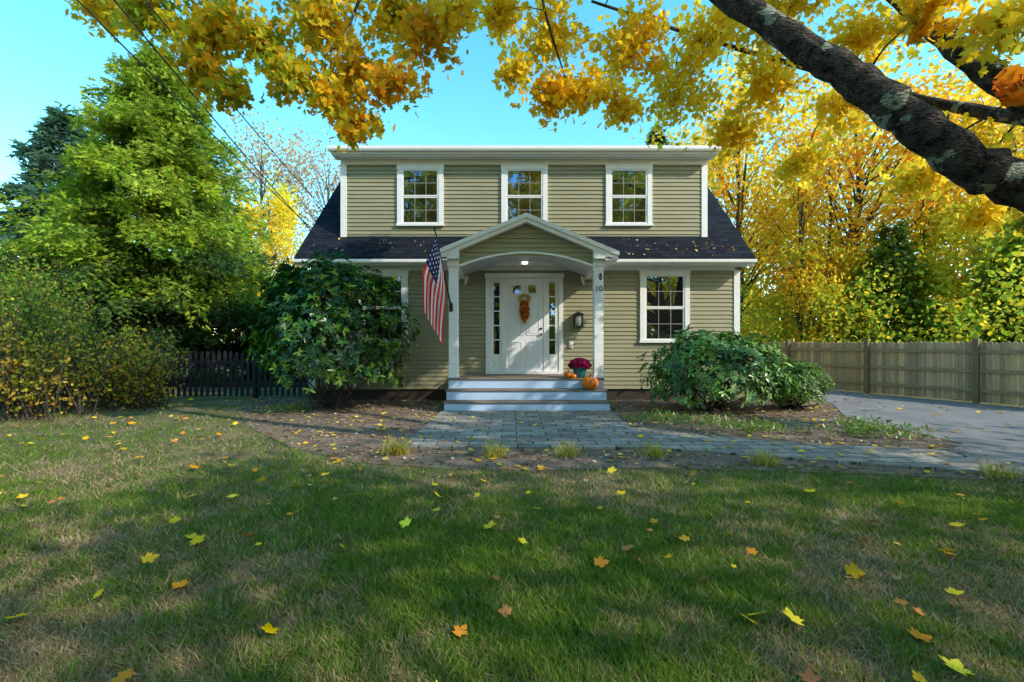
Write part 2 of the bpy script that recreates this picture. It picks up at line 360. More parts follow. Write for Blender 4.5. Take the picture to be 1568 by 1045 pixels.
r.prism([(-.04,6.155),(3.75,7.46),(3.75,7.40),(-.04,6.133)],'x',-4.74,4.74)
r.prism([(-1.945,3.315),(0,4.125),(1.945,3.315),(1.945,3.297),(0,4.095),(-1.945,3.297)],'y',-1.50,.296)
r.obj("shingle_roof",M['roof'],H)
t=MB(); W=t.box
W(-5.40,5.40,-.35,-.32,3.235,3.35); W(-5.38,5.38,-.318,-.002,3.24,3.26); W(-5.1,5.1,-.034,-.003,3.155,3.238)
t.prism([(-.45,3.35),(-.352,3.35),(-.352,3.26),(-.43,3.26),(-.45,3.29)],'x',-5.42,5.42)
for sx in (-1,1):
    a,c=(5.2,5.38) if sx>0 else (-5.38,-5.2)
    t.prism([(-.36,rz(-.36)-.052),(3.75,rz(3.75)-.132),(3.75,rz(3.75)-.33),(-.36,rz(-.36)-.22)],'x',a+.01,c-.002)
for sx in (-1,1):
    a,c=sorted((sx*5.08,sx*5.225)); W(a,c,-.036,.09,.27,3.153)
    a,c=sorted((sx*4.42,sx*4.565)); W(a,c,.262,.42,rz(.26)-.05,5.828)
W(-4.70,4.70,-.015,.01,5.985,6.128); W(-4.68,4.68,.012,.30,5.955,5.975); W(-4.565,4.565,.255,.297,5.83,5.953)
t.prism([(-.10,6.155),(-.042,6.155),(-.042,6.13),(-.017,6.13),(-.017,6.04),(-.08,6.04),(-.10,6.08)],'x',-4.75,4.75)
for sx in (-1,1):
    a,c=sorted((sx*4.57,sx*4.70)); t.prism([(.012,6.125),(3.7,7.37),(3.7,7.2),(.012,5.98)],'x',a,c)
def rakeboard(b,y0,y1,top,thick,x1):
    for s in (-1,1):
        pr=[(0,top),(s*x1,top-.4154*x1),(s*x1,top-.4154*x1-thick),(0,top-thick)]
        b.prism(pr,'y',y0,y1)
rakeboard(t,-1.50,-1.36,4.09,.15,1.93)
rakeboard(t,-1.535,-1.502,4.125,.09,1.95)
for s in (-1,1):
    a,c=sorted((s*1.44,s*1.66)); W(a,c,-1.345,-.022,2.93,3.13)
    a,c=sorted((s*1.662,s*1.92)); W(a,c,-1.49,-.36,3.135,3.20)
    a,c=sorted((s*1.43,s*1.68)); W(a,c,-1.37,-1.12,3.03,3.16)
    t.prism([(s*1.42,3.17),(s*1.93,3.17),(s*1.93,3.27),(s*1.42,3.40)],'y',-1.49,-1.352)
    t.prism([(s*1.44,2.93),(s*1.44,2.78),(s*1.40,2.82),(s*1.36,2.98),(s*1.38,3.03)],'y',-.12,-.026)
xs=np.linspace(-1.44,1.44,33)
for i in range(32):
    xa,xb=xs[i],xs[i+1]
    t.prism([(xa,arc(xa)-.012),(xb,arc(xb)-.012),(xb,arc(xb)+.03),(xa,arc(xa)+.03)],'y',-1.372,-1.30)
t.obj("white_trim",M['white'],H)
p=MB()
for s in (-1,1):
    x=s*1.555
    p.box(x-.098,x+.098,-1.34,-1.145,.72,3.028)
    p.box(x-.108,x+.108,-1.351,-1.134,.645,.72)
p.obj("porch_posts",M['white'],H,bevel=.008)
c=MB()
for i in range(32):
    xa,xb=xs[i],xs[i+1]; g=.004
    c.prism([(xa+g,arc(xa)),(xb-g,arc(xb)),(xb-g,arc(xb)+.02),(xa+g,arc(xa)+.02)],'y',-1.298,-.028)
    c.prism([(xa,arc(xa)+.022),(xb,arc(xb)+.022),(xb,arc(xb)+.03),(xa,arc(xa)+.03)],'y',-1.298,-.028)
c.obj("vaulted_porch_ceiling",M['ceil'],H)
l=MB(); l.lathe([(.001,-.04),(.055,-.035),(.075,-.005),(.075,.01)],(0,-.42,3.29)); l.obj("ceiling_light",M['lamp'],H,smooth=True)
l=MB(); l.lathe([(.078,-.008),(.095,-.008),(.095,.03),(.078,.03)],(0,-.42,3.29)); l.obj("ceiling_light_ring",M['white'],H)
st=MB(); tr=MB()
for y0,z,wd in ((-1.94,.213,1.66),(-1.66,.427,1.655),(-1.38,.64,1.65)):
    y1={-1.94:-1.662,-1.66:-1.382,-1.38:-.026}[y0]
    st.box(-wd,wd,y0,y1,z-.213 if z<.3 else z-.213+.002,z-.032)
    tr.box(-wd-.02,wd+.02,y0-.025,y1,z-.03,z)
st.obj("step_risers",M['step'],H,bevel=.004); tr.obj("step_treads",M['tread'],H,bevel=.006)
gl=MB(); gr=MB()
def window(b,cx,z0,z1,yw,wd):
    x0,x1=cx-wd/2,cx+wd/2; T=.115; y=yw-.024
    b.box(x0,x0+T,y-.036,yw,z0+.06,z1-T); b.box(x1-T,x1,y-.036,yw,z0+.06,z1-T)
    b.box(x0-.01,x1+.01,y-.042,yw,z1-T+.002,z1); b.box(x0-.02,x1+.02,y-.06,yw,z0,z0+.058)
    ix0,ix1,iz0,iz1=x0+T+.002,x1-T-.002,z0+.062,z1-T-.002
    S=.042; zm=(iz0+iz1)/2
    for (a,c,yy) in ((iz0,zm-.001,yw-.042),(zm+.001,iz1,yw-.050)):
        b.box(ix0,ix0+S,yy,yw,a,c); b.box(ix1-S,ix1,yy,yw,a,c)
        b.box(ix0+S+.001,ix1-S-.001,yy,yw,a,a+S*.8); b.box(ix0+S+.001,ix1-S-.001,yy,yw,c-S*.8,c)
        gx0,gx1,gz0,gz1=ix0+S,ix1-S,a+S*.8,c-S*.8
        gy=yw-.036
        gl.add([(gx0,gy+.008,gz0),(gx1,gy+.008,gz0),(gx1,gy+.008,gz1),(gx0,gy+.008,gz1)],[(0,1,2,3)])
        for k in (1,2):
            xx=gx0+(gx1-gx0)*k/3; gr.box(xx-.007,xx+.007,gy+.001,gy+.006,gz0+.001,gz1-.001)
        zz=(gz0+gz1)/2; gr.box(gx0+.001,gx1-.001,gy-.001,gy+.004,zz-.007,zz+.007)
wm=MB()
for cx in (-2.58,.01,2.61): window(wm,cx,4.30,5.825,.3,1.15)
for cx in (-3.42,3.40): window(wm,cx,1.40,3.15,0,1.2)
wm.obj("window_frames",M['white'],H); gr.obj("window_grilles",M['grid'],H)
dm=MB(); D=dm.box
D(-.935,-.835,-.06,0,.645,2.97); D(.835,.935,-.06,0,.645,2.97); D(-.955,.955,-.068,0,2.972,3.075)
for s in (-1,1):
    a,c_=sorted((s*.47,s*.545)); D(a,c_,-.05,0,.70,2.968)
    a,c_=sorted((s*.548,s*.60)); D(a,c_,-.040,0,.70,2.965); a,c_=sorted((s*.745,s*.832)); D(a,c_,-.040,0,.70,2.965)
    a,c_=sorted((s*.602,s*.743)); D(a,c_,-.039,0,2.86,2.965); D(a,c_,-.039,0,.70,1.12); 
    a2,c2=sorted((s*.625,s*.72)); D(a2,c2,-.045,-.041,.80,1.05)
    gl.add([(a,-.028,1.12),(c_,-.028,1.12),(c_,-.028,2.86),(a,-.028,2.86)],[(0,1,2,3)])
    for k in range(1,5):
        zz=1.12+k*1.74/5; D(a,c_,-.036,-.029,zz-.014,zz+.014)
D(-.83,.83,-.09,0,.645,.695)
dm.obj("door_frame",M['white'],H)
ds=MB(); D=ds.box
D(-.468,.468,-.036,0,.698,2.965)
def pan(x0,x1,z0,z1):
    D(x0,x0+.018,-.046,-.037,z0,z1);D(x1-.018,x1,-.046,-.037,z0,z1);D(x0+.02,x1-.02,-.046,-.037,z0,z0+.018);D(x0+.02,x1-.02,-.046,-.037,z1-.018,z1)
    D(x0+.045,x1-.045,-.043,-.037,z0+.045,z1-.045)
for s in (-1,1):
    a,c_=sorted((s*.06,s*.36)); pan(a,c_,.82,1.42); pan(a,c_,1.58,2.42)
    a,c_=sorted((s*.09,s*.28)); gl.add([(a,-.0385,2.60),(c_,-.0385,2.60),(c_,-.0385,2.79),(a,-.0385,2.79)],[(0,1,2,3)])
    D(a-.02,a-.001,-.045,-.037,2.58,2.81);D(c_+.001,c_+.02,-.045,-.037,2.58,2.81);D(a,c_,-.045,-.037,2.58,2.599);D(a,c_,-.045,-.037,2.791,2.81)
ds.obj("front_door",M['door'],H,bevel=.002)
kn=MB()
kn.lathe([(.001,0),(.028,.004),(.03,.02),(.02,.035),(.012,.04)],(0,0,0),16)
o=kn.obj("door_knob",M['black'],H,smooth=True); o.location=(.40,-.085,1.60); o.rotation_euler=(-math.pi/2,0,0)
kn=MB(); kn.lathe([(.001,0),(.03,.0),(.03,.02)],(0,0,0),16); o=kn.obj("deadbolt",M['black'],H); o.location=(.40,-.06,1.74); o.rotation_euler=(-math.pi/2,0,0)
gl.obj("window_glass",M['glass'],H,fix=False)
pl=MB(); pl.box(1.08,1.18,-.045,-.005,1.27,1.44); pl.box(1.105,1.155,-.055,-.047,1.30,1.41); pl.obj("outlet_cover",M['white'],H,bevel=.005)
cu=bpy.data.curves.new("num",'FONT'); cu.body="10"; cu.size=.17; cu.extrude=.004; cu.align_x='CENTER'
o=bpy.data.objects.new("tmp",cu); COL.objects.link(o); bpy.context.view_layer.update()
me=bpy.data.meshes.new_from_object(o.evaluated_get(bpy.context.evaluated_depsgraph_get())); bpy.data.objects.remove(o)
o=link("house_number",me,M['black'],H); me.materials.clear(); me.materials.append(M['black']); o.location=(1.555,-1.347,2.50); o.rotation_euler=(math.pi/2,0,0)
hk=MB(); hk.tube([(1.60,-1.34,2.82),(1.56,-1.41,2.86),(1.53,-1.47,2.80),(1.55,-1.48,2.72)],[.012]*4,6); hk.box(1.585,1.615,-1.35,-1.341,2.74,2.88); hk.obj("post_hook",M['black'],H)

E=empty("wall_lantern"); b=MB(); cx,cz=1.29,1.95
b.box(cx-.05,cx+.05,-.04,-.026,cz-.09,cz+.12)
b.box(cx-.015,cx+.015,-.10,-.04,cz+.12,cz+.15)
for sx in (-1,1):
    for yy in (-.20,-.055): b.box(cx+sx*.10-.009,cx+sx*.10+.009,yy-.009,yy+.009,cz-.16,cz+.12)
b.box(cx-.12,cx+.12,-.215,-.04,cz-.18,cz-.16); b.box(cx-.12,cx+.12,-.215,-.04,cz+.12,cz+.138)
b.add([(cx-.12,-.22,cz+.14),(cx+.12,-.22,cz+.14),(cx+.12,-.035,cz+.14),(cx-.12,-.035,cz+.14),(cx,-.13,cz+.20)],[(0,1,4),(1,2,4),(2,3,4),(3,0,4)])
b.obj("lantern_frame",M['black'],E)
gm=simple("lantern_glass",(.70,.68,.62),.1,.2,12,spec=.8)
b=MB(); b.lathe([(.001,-.15),(.06,-.14),(.065,0),(.05,.08),(.001,.11)],(cx,-.13,cz),14); b.obj("lantern_bulb",gm,E,smooth=True)

E=empty("autumn_door_swag"); n=150
ang=rng.uniform(0,2*math.pi,n); rr=.10+rng.normal(0,.015,n)
P=np.stack([rr*1.15*np.cos(ang),-.075+rng.normal(0,.015,n),2.47+rr*np.sin(ang)*.8],1)
leaves("gold_bow",P,rnd_unit(n),np.tile([0,-1,.2],(n,1))+rng.normal(0,.4,(n,3)),rng.uniform(.04,.07,n),pick([(.65,.45,.12),(.7,.5,.18),(.5,.33,.1)],n,.2),MAPLE_S,M['litter'],E)
n=230; zt=rng.uniform(0,1,n); wv=.115*np.sin(np.clip(zt*2.6+.5,0,3.1))
P=np.stack([rng.uniform(-1,1,n)*wv,-.07-rng.uniform(0,.04,n),2.40-zt*.50],1)
leaves("red_leaf_bundle",P,np.stack([rng.normal(0,.4,n),rng.normal(0,.1,n),-np.ones(n)],1),np.tile([0,-1,.2],(n,1))+rng.normal(0,.4,(n,3)),rng.uniform(.06,.1,n),pick([(.45,.07,.02),(.55,.14,.03),(.35,.05,.02),(.6,.25,.04)],n,.2),MAPLE_S,M['litter'],E)

# flag
E=empty("american_flag")
A=Vector((-1.60,-1.35,2.17)); Bp=Vector((-1.80,-2.22,3.60))
b=MB(); b.tube([A,Bp],[.016,.014],10); b.tube([Bp,Bp+Vector((-.008,-.035,.055))],[.022,.012],8); b.obj("flag_pole",M['black'],E)
b=MB(); b.box(-1.64,-1.56,-1.355,-1.341,2.06,2.24); b.tube([A+Vector((0,.01,-.02)),A+(Bp-A)*.07],[.024,.024],10); b.obj("pole_bracket",M['black'],E)
nu,nv=80,100; vs=[];uv=[]
dirp=(Bp-A).normalized()
for j in range(nv+1):
    v=j/nv
    for i in range(nu+1):
        u=i/nu
        Hh=Bp-dirp*(.06+.86*u)
        g=min(1,v*1.8); g=g*g*(3-2*g)
        x=-1.80-.10*math.sin(v*1.7)+.46*(u-.45)*(1.0-.25*v)
        xx=Hh.x*(1-g)+x*g
        yy=Hh.y*(1-g)+(-2.08+.25*u)*g
        zz=Hh.z-1.48*v+.02*math.sin(6*u+3*v)
        fold=.045*g*math.sin(u*15+v*2.2)+.015*g*math.sin(u*31-v*5)
        vs.append((xx+.25*fold,yy-fold,zz)); uv.append((v,u))
fs=[(j*(nu+1)+i,j*(nu+1)+i+1,(j+1)*(nu+1)+i+1,(j+1)*(nu+1)+i) for j in range(nv) for i in range(nu)]
me=bpy.data.meshes.new("flag_cloth"); me.from_pydata(vs,[],fs); me.update()
ul=me.uv_layers.new(name="UV"); idx=np.zeros(len(me.loops),dtype=np.int32); me.loops.foreach_get("vertex_index",idx)
ul.data.foreach_set("uv",np.array(uv,dtype=np.float32)[idx].ravel())
me.polygons.foreach_set("use_smooth",[True]*len(me.polygons))
m,nt,bs=mat_base("flag_fabric"); L=nt.links
un=N(nt,"ShaderNodeUVMap",uv_map="UV"); sp=N(nt,"ShaderNodeSeparateXYZ"); L.new(un.outputs[0],sp.inputs[0])
def MT(op,a,bb=None,c=None):
    q=N(nt,"ShaderNodeMath",operation=op)
    for i,z in enumerate((a,bb,c)):
        if z is None: continue
        if isinstance(z,(int,float)): q.inputs[i].default_value=z
        else: L.new(z,q.inputs[i])
    return q.outputs[0]
stripe=MT('GREATER_THAN',MT('MODULO',MT('MULTIPLY',sp.outputs[1],13),2),1)
mx=N(nt,"ShaderNodeMix",data_type='RGBA'); L.new(stripe,mx.inputs[0]); mx.inputs[6].default_value=(.85,.008,.012,1); mx.inputs[7].default_value=(.85,.85,.86,1)
fx=MT('SUBTRACT',MT('FRACT',MT('MULTIPLY',sp.outputs[0],16)),.5); fy=MT('SUBTRACT',MT('FRACT',MT('MULTIPLY',sp.outputs[1],10.5)),.5)
star=MT('LESS_THAN',MT('ADD',MT('MULTIPLY',fx,fx),MT('MULTIPLY',fy,fy)),.05)
cm=N(nt,"ShaderNodeMix",data_type='RGBA'); L.new(star,cm.inputs[0]); cm.inputs[6].default_value=(.008,.015,.12,1); cm.inputs[7].default_value=(.8,.8,.84,1)
can=MT('MULTIPLY',MT('LESS_THAN',sp.outputs[0],.4),MT('LESS_THAN',sp.outputs[1],7/13))
m2=N(nt,"ShaderNodeMix",data_type='RGBA'); L.new(can,m2.inputs[0]); L.new(mx.outputs[2],m2.inputs[6]); L.new(cm.outputs[2],m2.inputs[7]); L.new(m2.outputs[2],bs.inputs["Base Color"])
bs.inputs["Roughness"].default_value=.7
tl=N(nt,"ShaderNodeBsdfTranslucent"); L.new(m2.outputs[2],tl.inputs[0]); ms=N(nt,"ShaderNodeMixShader"); ms.inputs[0].default_value=.3
L.new(bs.outputs[0],ms.inputs[1]); L.new(tl.outputs[0],ms.inputs[2]); L.new(ms.outputs[0],nt.nodes["Material Output"].inputs[0])
link("flag_cloth",me,m,E)

MP=simple("pumpkin_skin",(.80,.20,.012),.4,.2,6,.1,40); MS=simple("pumpkin_stem",(.14,.12,.05),.8,.3,20)
def pumpkin(x,y,z,R):
    E=empty("pumpkin"); nt_,npz=60,22; vs=[]
    for i in range(npz+1):
        ph=math.pi*i/npz
        for j in range(nt_):
            th=2*math.pi*j/nt_; rib=1-.10*abs(math.cos(th*5))**6*math.sin(ph)
            r=math.sin(ph)**.85*R*rib; zz=-math.cos(ph)*R*.82
            zz-=.16*R*math.exp(-((math.pi-ph)/.45)**2); zz+=.1*R*math.exp(-(ph/.4)**2)
            vs.append((x+r*math.cos(th),y+r*math.sin(th),z+R*.74+zz))
    fs=[(i*nt_+j,i*nt_+(j+1)%nt_,(i+1)*nt_+(j+1)%nt_,(i+1)*nt_+j) for i in range(npz) for j in range(nt_)]
    b=MB(); b.add(vs,fs); b.obj("pumpkin_flesh",MP,E,smooth=True)
    b=MB(); t=z+R*1.38; b.tube([(x,y,t),(x+.02*R,y,t+.18*R),(x+.15*R,y-.05*R,t+.4*R)],[R*.17,R*.10,R*.12],8); b.obj("pumpkin_stem",MS,E)
pumpkin(1.33,-1.53,.427,.175); pumpkin(.91,-1.24,.64,.095); pumpkin(1.02,-1.33,.64,.06)
E=empty("potted_chrysanthemum")
MT_=simple("teal_glaze",(.02,.20,.24),.25,.2,10,spec=.6)
b=MB(); b.lathe([(.001,0),(.10,0),(.135,.10),(.155,.20),(.17,.205),(.17,.23),(.15,.23),(.14,.2),(.001,.19)],(1.17,-1.16,.64)); b.obj("plant_pot",MT_,E,smooth=True)
n=900; dd=rnd_unit(n); dd[:,2]=np.abs(dd[:,2])*.9+.05; R=.23*(1+rng.normal(0,.05,n))
P=np.array([1.17,-1.16,.86])+dd*R[:,None]*np.array([1,1,.9])
leaves("mum_flowers",P,rnd_unit(n)+dd*.3,dd+rng.normal(0,.3,(n,3)),rng.uniform(.03,.05,n),pick([(.34,.01,.10),(.25,.008,.08),(.45,.03,.16)],n,.25),MAPLE_S,M['leaf'],E)
n=200; dd=rnd_unit(n); dd[:,2]=np.abs(dd[:,2])*.5; P=np.array([1.17,-1.16,.84])+dd*.19
leaves("mum_leaves",P,dd,rnd_unit(n),rng.uniform(.05,.07,n),pick([(.04,.08,.02)],n,.2),MAPLE_S,M['leaf'],E)

# ---------------------------------------------------------------- fences
E=empty("picket_fence"); b=MB(); x=-11.6; yf=.35
while x<-5.25:
    hh=1.13+.06*math.cos((x+5.3)*2*math.pi/2.4)
    b.prism([(x,.06),(x+.075,.06),(x+.075,hh-.05),(x+.0375,hh+.02),(x,hh-.05)],'y',yf,yf+.02)
    x+=.145
b.box(-11.6,-5.22,yf+.022,yf+.06,.28,.37); b.box(-11.6,-5.22,yf+.022,yf+.06,.86,.95)
for px in (-11.6,-9.2,-6.8,-5.3): b.box(px-.05,px+.05,yf+.062,yf+.16,0,1.2)
b.obj("pickets",M['picket'],E)
E=empty("stockade_fence"); b=MB()
def fence_run(p0,p1):
    p0=Vector(p0);p1=Vector(p1);Ln=(p1-p0).length;u=(p1-p0)/Ln; k=int(Ln/.098)
    nn=(-u.y,u.x)
    for i in range(k):
        c=p0+u*(.05+i*.098); g=random.uniform(.7,1.2); tint=random.choice([(.54,.44,.27),(.46,.40,.29),(.58,.47,.28),(.38,.34,.24)])
        b.cur=tuple(q*g for q in tint); hh=1.43+random.uniform(-.02,.02)
        off=random.uniform(-.004,.004); cc=(c.x+nn[0]*off,c.y+nn[1]*off)
        ux,uy=u; P=[]
        for sv in (-.01,.01):
            for a,z in ((-.045,.04),(.045,.04),(.045,hh-.04),(0,hh),(-.045,hh-.04)):
                P.append((cc[0]+a*ux+sv*nn[0],cc[1]+a*uy+sv*nn[1],z))
        b.add(P,[(0,1,2,3,4),(9,8,7,6,5)]+[(i2,(i2+1)%5,5+(i2+1)%5,5+i2) for i2 in range(5)])
    b.cur=(.38,.31,.2)
    mid=(p0+p1)/2
    for z in (.3,.75,1.2): b.obox((mid.x-nn[0]*.035,mid.y-nn[1]*.035),u,Ln/2,.02,z-.04,z+.04)
    m_=int(Ln/2.35)+1
    for i in range(m_+1):
        c=p0+u*(Ln*i/m_); b.cur=(.24,.19,.12); b.obox((c.x-nn[0]*.07,c.y-nn[1]*.07),u,.05,.045,0,1.5)
fence_run((6.6,7.4),(11.35,-2.6))
b.obj("fence_boards",M['board'],E,col=True)

# ---------------------------------------------------------------- shrubs
def lump(dd,seed):
    return 1+.13*np.sin(dd[:,0]*5+seed)*np.cos(dd[:,1]*4+seed*2)+.10*np.sin(dd[:,2]*7+dd[:,0]*6+seed)+.06*np.sin(dd[:,1]*13+seed)
def rhodo(name,cx,cy,rx,ry,h,nw,pal,seed,ls=.125,lean=0):
    E=empty(name)
    dd=rnd_unit(nw); dd[:,2]=np.where(dd[:,2]<-.55,-dd[:,2],dd[:,2])
    rr=lump(dd,seed)*np.where(rng.random(nw)<.72,rng.uniform(.86,1.07,nw),rng.uniform(.5,.9,nw))
    C0=np.array([cx,cy,h*.47]); tip=C0+dd*rr[:,None]*np.array([rx,ry,h*.52]); tip[:,2]=np.maximum(tip[:,2],.08)
    K=7; P=np.repeat(tip,K,0); out=np.repeat(nrm(dd+np.array([0,0,.45])),K,0)
    a=rng.normal(size=(nw*K,3)); side=nrm(a-out*np.sum(a*out,1,keepdims=True))
    T=nrm(side+out*rng.uniform(-.15,.6,(nw*K,1))+np.array([0,0,-.12])); Nn=nrm(out+.25*rng.normal(size=(nw*K,3)))
    base=pick(pal,nw,.2); C=np.repeat(base,K,0)*rng.uniform(.75,1.25,(nw*K,1)); 
    leaves("leaves",P,T,Nn,rng.uniform(.75,1.15,nw*K)*ls,C,LANCE,M['rhodo'],E)
    b=MB()
    for i in range(26):
        q=tip[rng.integers(nw)]; s0=(cx+rng.normal(0,.18),cy+rng.normal(0,.18),0)
        mid=((s0[0]+q[0])/2+rng.normal(0,.08),(s0[1]+q[1])/2,q[2]*.45); b.tube([s0,mid,tuple(q)],[.022,.014,.005],5)
    b.obj("stems",M['bark2'],E)
RG=[(.03,.095,.014),(.045,.14,.016),(.024,.070,.015),(.18,.34,.025)]
rhodo("rhododendron_bush",-4.12,-1.35,1.55,1.2,3.1,2300,RG,1.3)
rhodo("rhododendron_bush",3.85,-1.75,1.32,1.0,1.6,1500,[(.07,.17,.035),(.10,.25,.05),(.05,.12,.03),(.24,.40,.09)],4.1)
rhodo("boxwood_shrub",5.62,-1.45,.62,.6,1.02,1900,[(.10,.20,.03),(.15,.28,.035),(.07,.14,.025)],2.2,.06)
E=empty("ground_cover"); Ps=[]
for (cx,cy,rx,ry,k) in ((2.3,-3.0,.5,.35,260),(3.5,-3.9,.6,.25,350),(3.0,-3.3,.5,.3,200),(5.2,-4.2,.6,.4,420),(5.5,-3.5,.3,.4,150),(-4.9,-1.9,.4,.3,160)):
    Ps.append(np.stack([rng.normal(cx,rx*.6,k),rng.normal(cy,ry*.6,k),rng.uniform(.02,.14,k)],1))
P=np.concatenate(Ps); n=len(P)
leaves("cover_leaves",P,rnd_unit(n)+np.array([0,0,.4]),np.array([0,0,1.])+rng.normal(0,.5,(n,3)),rng.uniform(.05,.10,n),pick([(.12,.26,.03),(.18,.32,.05),(.27,.30,.05)],n,.2),LANCE,M['rhodo'],E)

def tuft(cx,cy,h,k,pal):
    E=empty("ornamental_grass_tuft")
    az=rng.uniform(0,6.283,k); 
    b=MB()
    for a in az:
        L0=h*rng.uniform(.6,1.15); sp=rng.uniform(.35,1.1); w=.006; x0=cx+rng.normal(0,.07); y0=cy+rng.normal(0,.06)
        b.cur=tuple(pick(pal,1,.2)[0]); ca,sa=math.cos(a),math.sin(a); P=[]
        for t in (0,.35,.7,1.):
            r=L0*sp*t; z=L0*(1.25*t-.75*sp*t*t)
            ww=w*(1-t*.95); P+= [(x0+ca*r-sa*ww,y0+sa*r+ca*ww,z),(x0+ca*r+sa*ww,y0+sa*r-ca*ww,z)]
        b.add(P,[(0,1,3,2),(2,3,5,4),(4,5,7,6)])
    b.obj("blades",M['grass'],E,col=True,fix=False)
TG=[(.48,.44,.08),(.36,.38,.05),(.60,.48,.16),(.5,.40,.15)]
for (x,y,h,k) in ((-1.75,-5.35,.27,170),(-.5,-5.5,.24,150),(.38,-5.45,.22,130),(1.45,-5.45,.22,130),(2.6,-5.85,.22,140),(4.75,-6.35,.2,130)): tuft(x,y,h,k,TG)

def twiggy(name,cx,cy,rx,ry,h,ns,nl,pal,ls):
    E=empty(name); b=MB(); PP=[]
    for i in range(ns):
        s0=np.array([cx+rng.normal(0,rx*.4),cy+rng.normal(0,ry*.4),0]); a=rng.uniform(0,6.283); L0=h*rng.uniform(.55,1.1)
        e=s0+np.array([math.cos(a)*rx*rng.uniform(.2,.8),math.sin(a)*ry*rng.uniform(.2,.8),L0]); mid=(s0+e)/2+np.array([0,0,L0*.14])
        b.tube([s0,mid,e],[.012,.008,.003],4,False)
        for j in range(nl):
            t=rng.uniform(.15,1.05); q=(1-t)**2*s0+2*t*(1-t)*mid+t*t*e; PP.append(q+rng.normal(0,.10,3))
        for j in range(4):
            t=rng.uniform(.3,.95); q=(1-t)**2*s0+2*t*(1-t)*mid+t*t*e; b.tube([q,q+rng.normal(0,.22,3)+np.array([0,0,.15])],[.005,.002],3,False)
    P=np.array(PP); P[:,2]=np.maximum(P[:,2],.03); n=len(P)
    leaves("leaves",P,rnd_unit(n),rnd_unit(n)+np.array([0,0,.5]),rng.uniform(.6,1.2,n)*ls,pick(pal,n,.25),OVAL,M['leaf'],E); b.obj("stems",M['bark2'],E,fix=False)
WP=[(.72,.56,.06),(.78,.42,.04),(.34,.40,.05),(.48,.30,.10),(.7,.5,.1)]
WG=[(.25,.36,.045),(.36,.45,.055),(.5,.42,.055),(.16,.26,.035)]
twiggy("wild_shrub",-9.3,-2.5,1.2,1.1,1.9,80,38,WP,.075)
twiggy("wild_shrub",-8.2,-1.3,.8,.8,1.3,55,36,WP,.07)
twiggy("wild_shrub",-10.8,-1.2,1.3,1.2,2.7,80,55,WG,.075)
twiggy("wild_shrub",-9.3,-.6,1.0,.6,1.6,60,50,WG+WP[:2],.075)
twiggy("wild_shrub",-12.6,.2,1.4,1.2,3.5,80,60,WG,.085)

# ---------------------------------------------------------------- overhanging maple
E=empty("offscreen_shade_maple")
limbs=[
 ([(6.45,-7.6,-.1),(6.35,-7.5,.8),(6.2,-7.4,1.7),(5.9,-7.3,2.15)],[.50,.40,.36,.33]),
 ([(6.25,-7.4,1.75),(5.3,-7.2,2.38),(4.25,-7.06,2.78),(3.75,-7.0,3.02),(3.32,-6.96,3.38),(2.95,-6.86,3.76),(2.57,-6.76,4.12),(1.93,-6.56,4.76),(1.2,-6.2,5.6),(0,-5.6,6.6),(-1.5,-5,7.2),(-3.5,-4.6,7.3),(-5.6,-4.3,7.0)],[.31,.24,.19,.172,.158,.145,.13,.112,.10,.08,.06,.045,.02]),
 ([(6.2,-7.35,1.9),(5.4,-6.95,2.9),(4.54,-6.76,3.72),(4.29,-6.46,4.3),(3.98,-6.06,5.17),(3.5,-5.4,6.5),(2.8,-4.8,8)],[.26,.16,.115,.105,.09,.06,.03]),
 ([(6.3,-7.4,1.7),(6.7,-6.9,4.5),(7.0,-6.2,7.5),(7.0,-5.8,10)],[.36,.26,.18,.05]),
 ([(6.35,-7.2,2.2),(6.9,-5.8,3.8),(6.4,-4.4,4.8),(5.2,-3.5,5.8),(3.2,-3.2,6.6),(1,-3.6,7.0)],[.22,.13,.08,.05,.035,.02]),
 ([(-1.5,-5,7.2),(-2.2,-4.9,6.4),(-2.6,-4.9,5.4)],[.04,.025,.012]),
 ([(-3.5,-4.6,7.3),(-4.1,-4.9,6.2),(-4.3,-5.0,5.2)],[.04,.025,.012]),
 ([(0,-5.6,6.6),(.1,-4.9,6.1),(.5,-4.2,5.4)],[.03,.02,.010]),
 ([(1.2,-6.2,5.6),(.2,-5.9,5.75),(-.9,-5.4,5.7)],[.03,.018,.008]),
]
def smoothpath(P,R,k=5):
    P=[Vector(p) for p in P]; out=[];ro=[]
    for i in range(len(P)-1):
        p0=P[max(i-1,0)];p1=P[i];p2=P[i+1];p3=P[min(i+2,len(P)-1)]
        for j in range(k):
            t=j/k; out.append(.5*((2*p1)+(p2-p0)*t+(2*p0-5*p1+4*p2-p3)*t*t+(3*p1-p0-3*p2+p3)*t**3)); ro.append(R[i]*(1-t)+R[i+1]*t)
    out.append(P[-1]); ro.append(R[-1]); return out,ro
b=MB(); nodes=[];nr=[]
for P,R in limbs:
    q,r_=smoothpath(P,R,6)
    q=[v+Vector((random.uniform(-1,1),random.uniform(-1,1),random.uniform(-1,1)))*r_[i]*.12 for i,v in enumerate(q)]
    r_=[rr*(1+.07*math.sin(i*1.7)+random.uniform(-.05,.05)) for i,rr in enumerate(r_)]
    b.tube(q,r_,18); nodes+=q; nr+=r_
nodes=np.array([list(q) for q in nodes]); nr=np.array(nr)
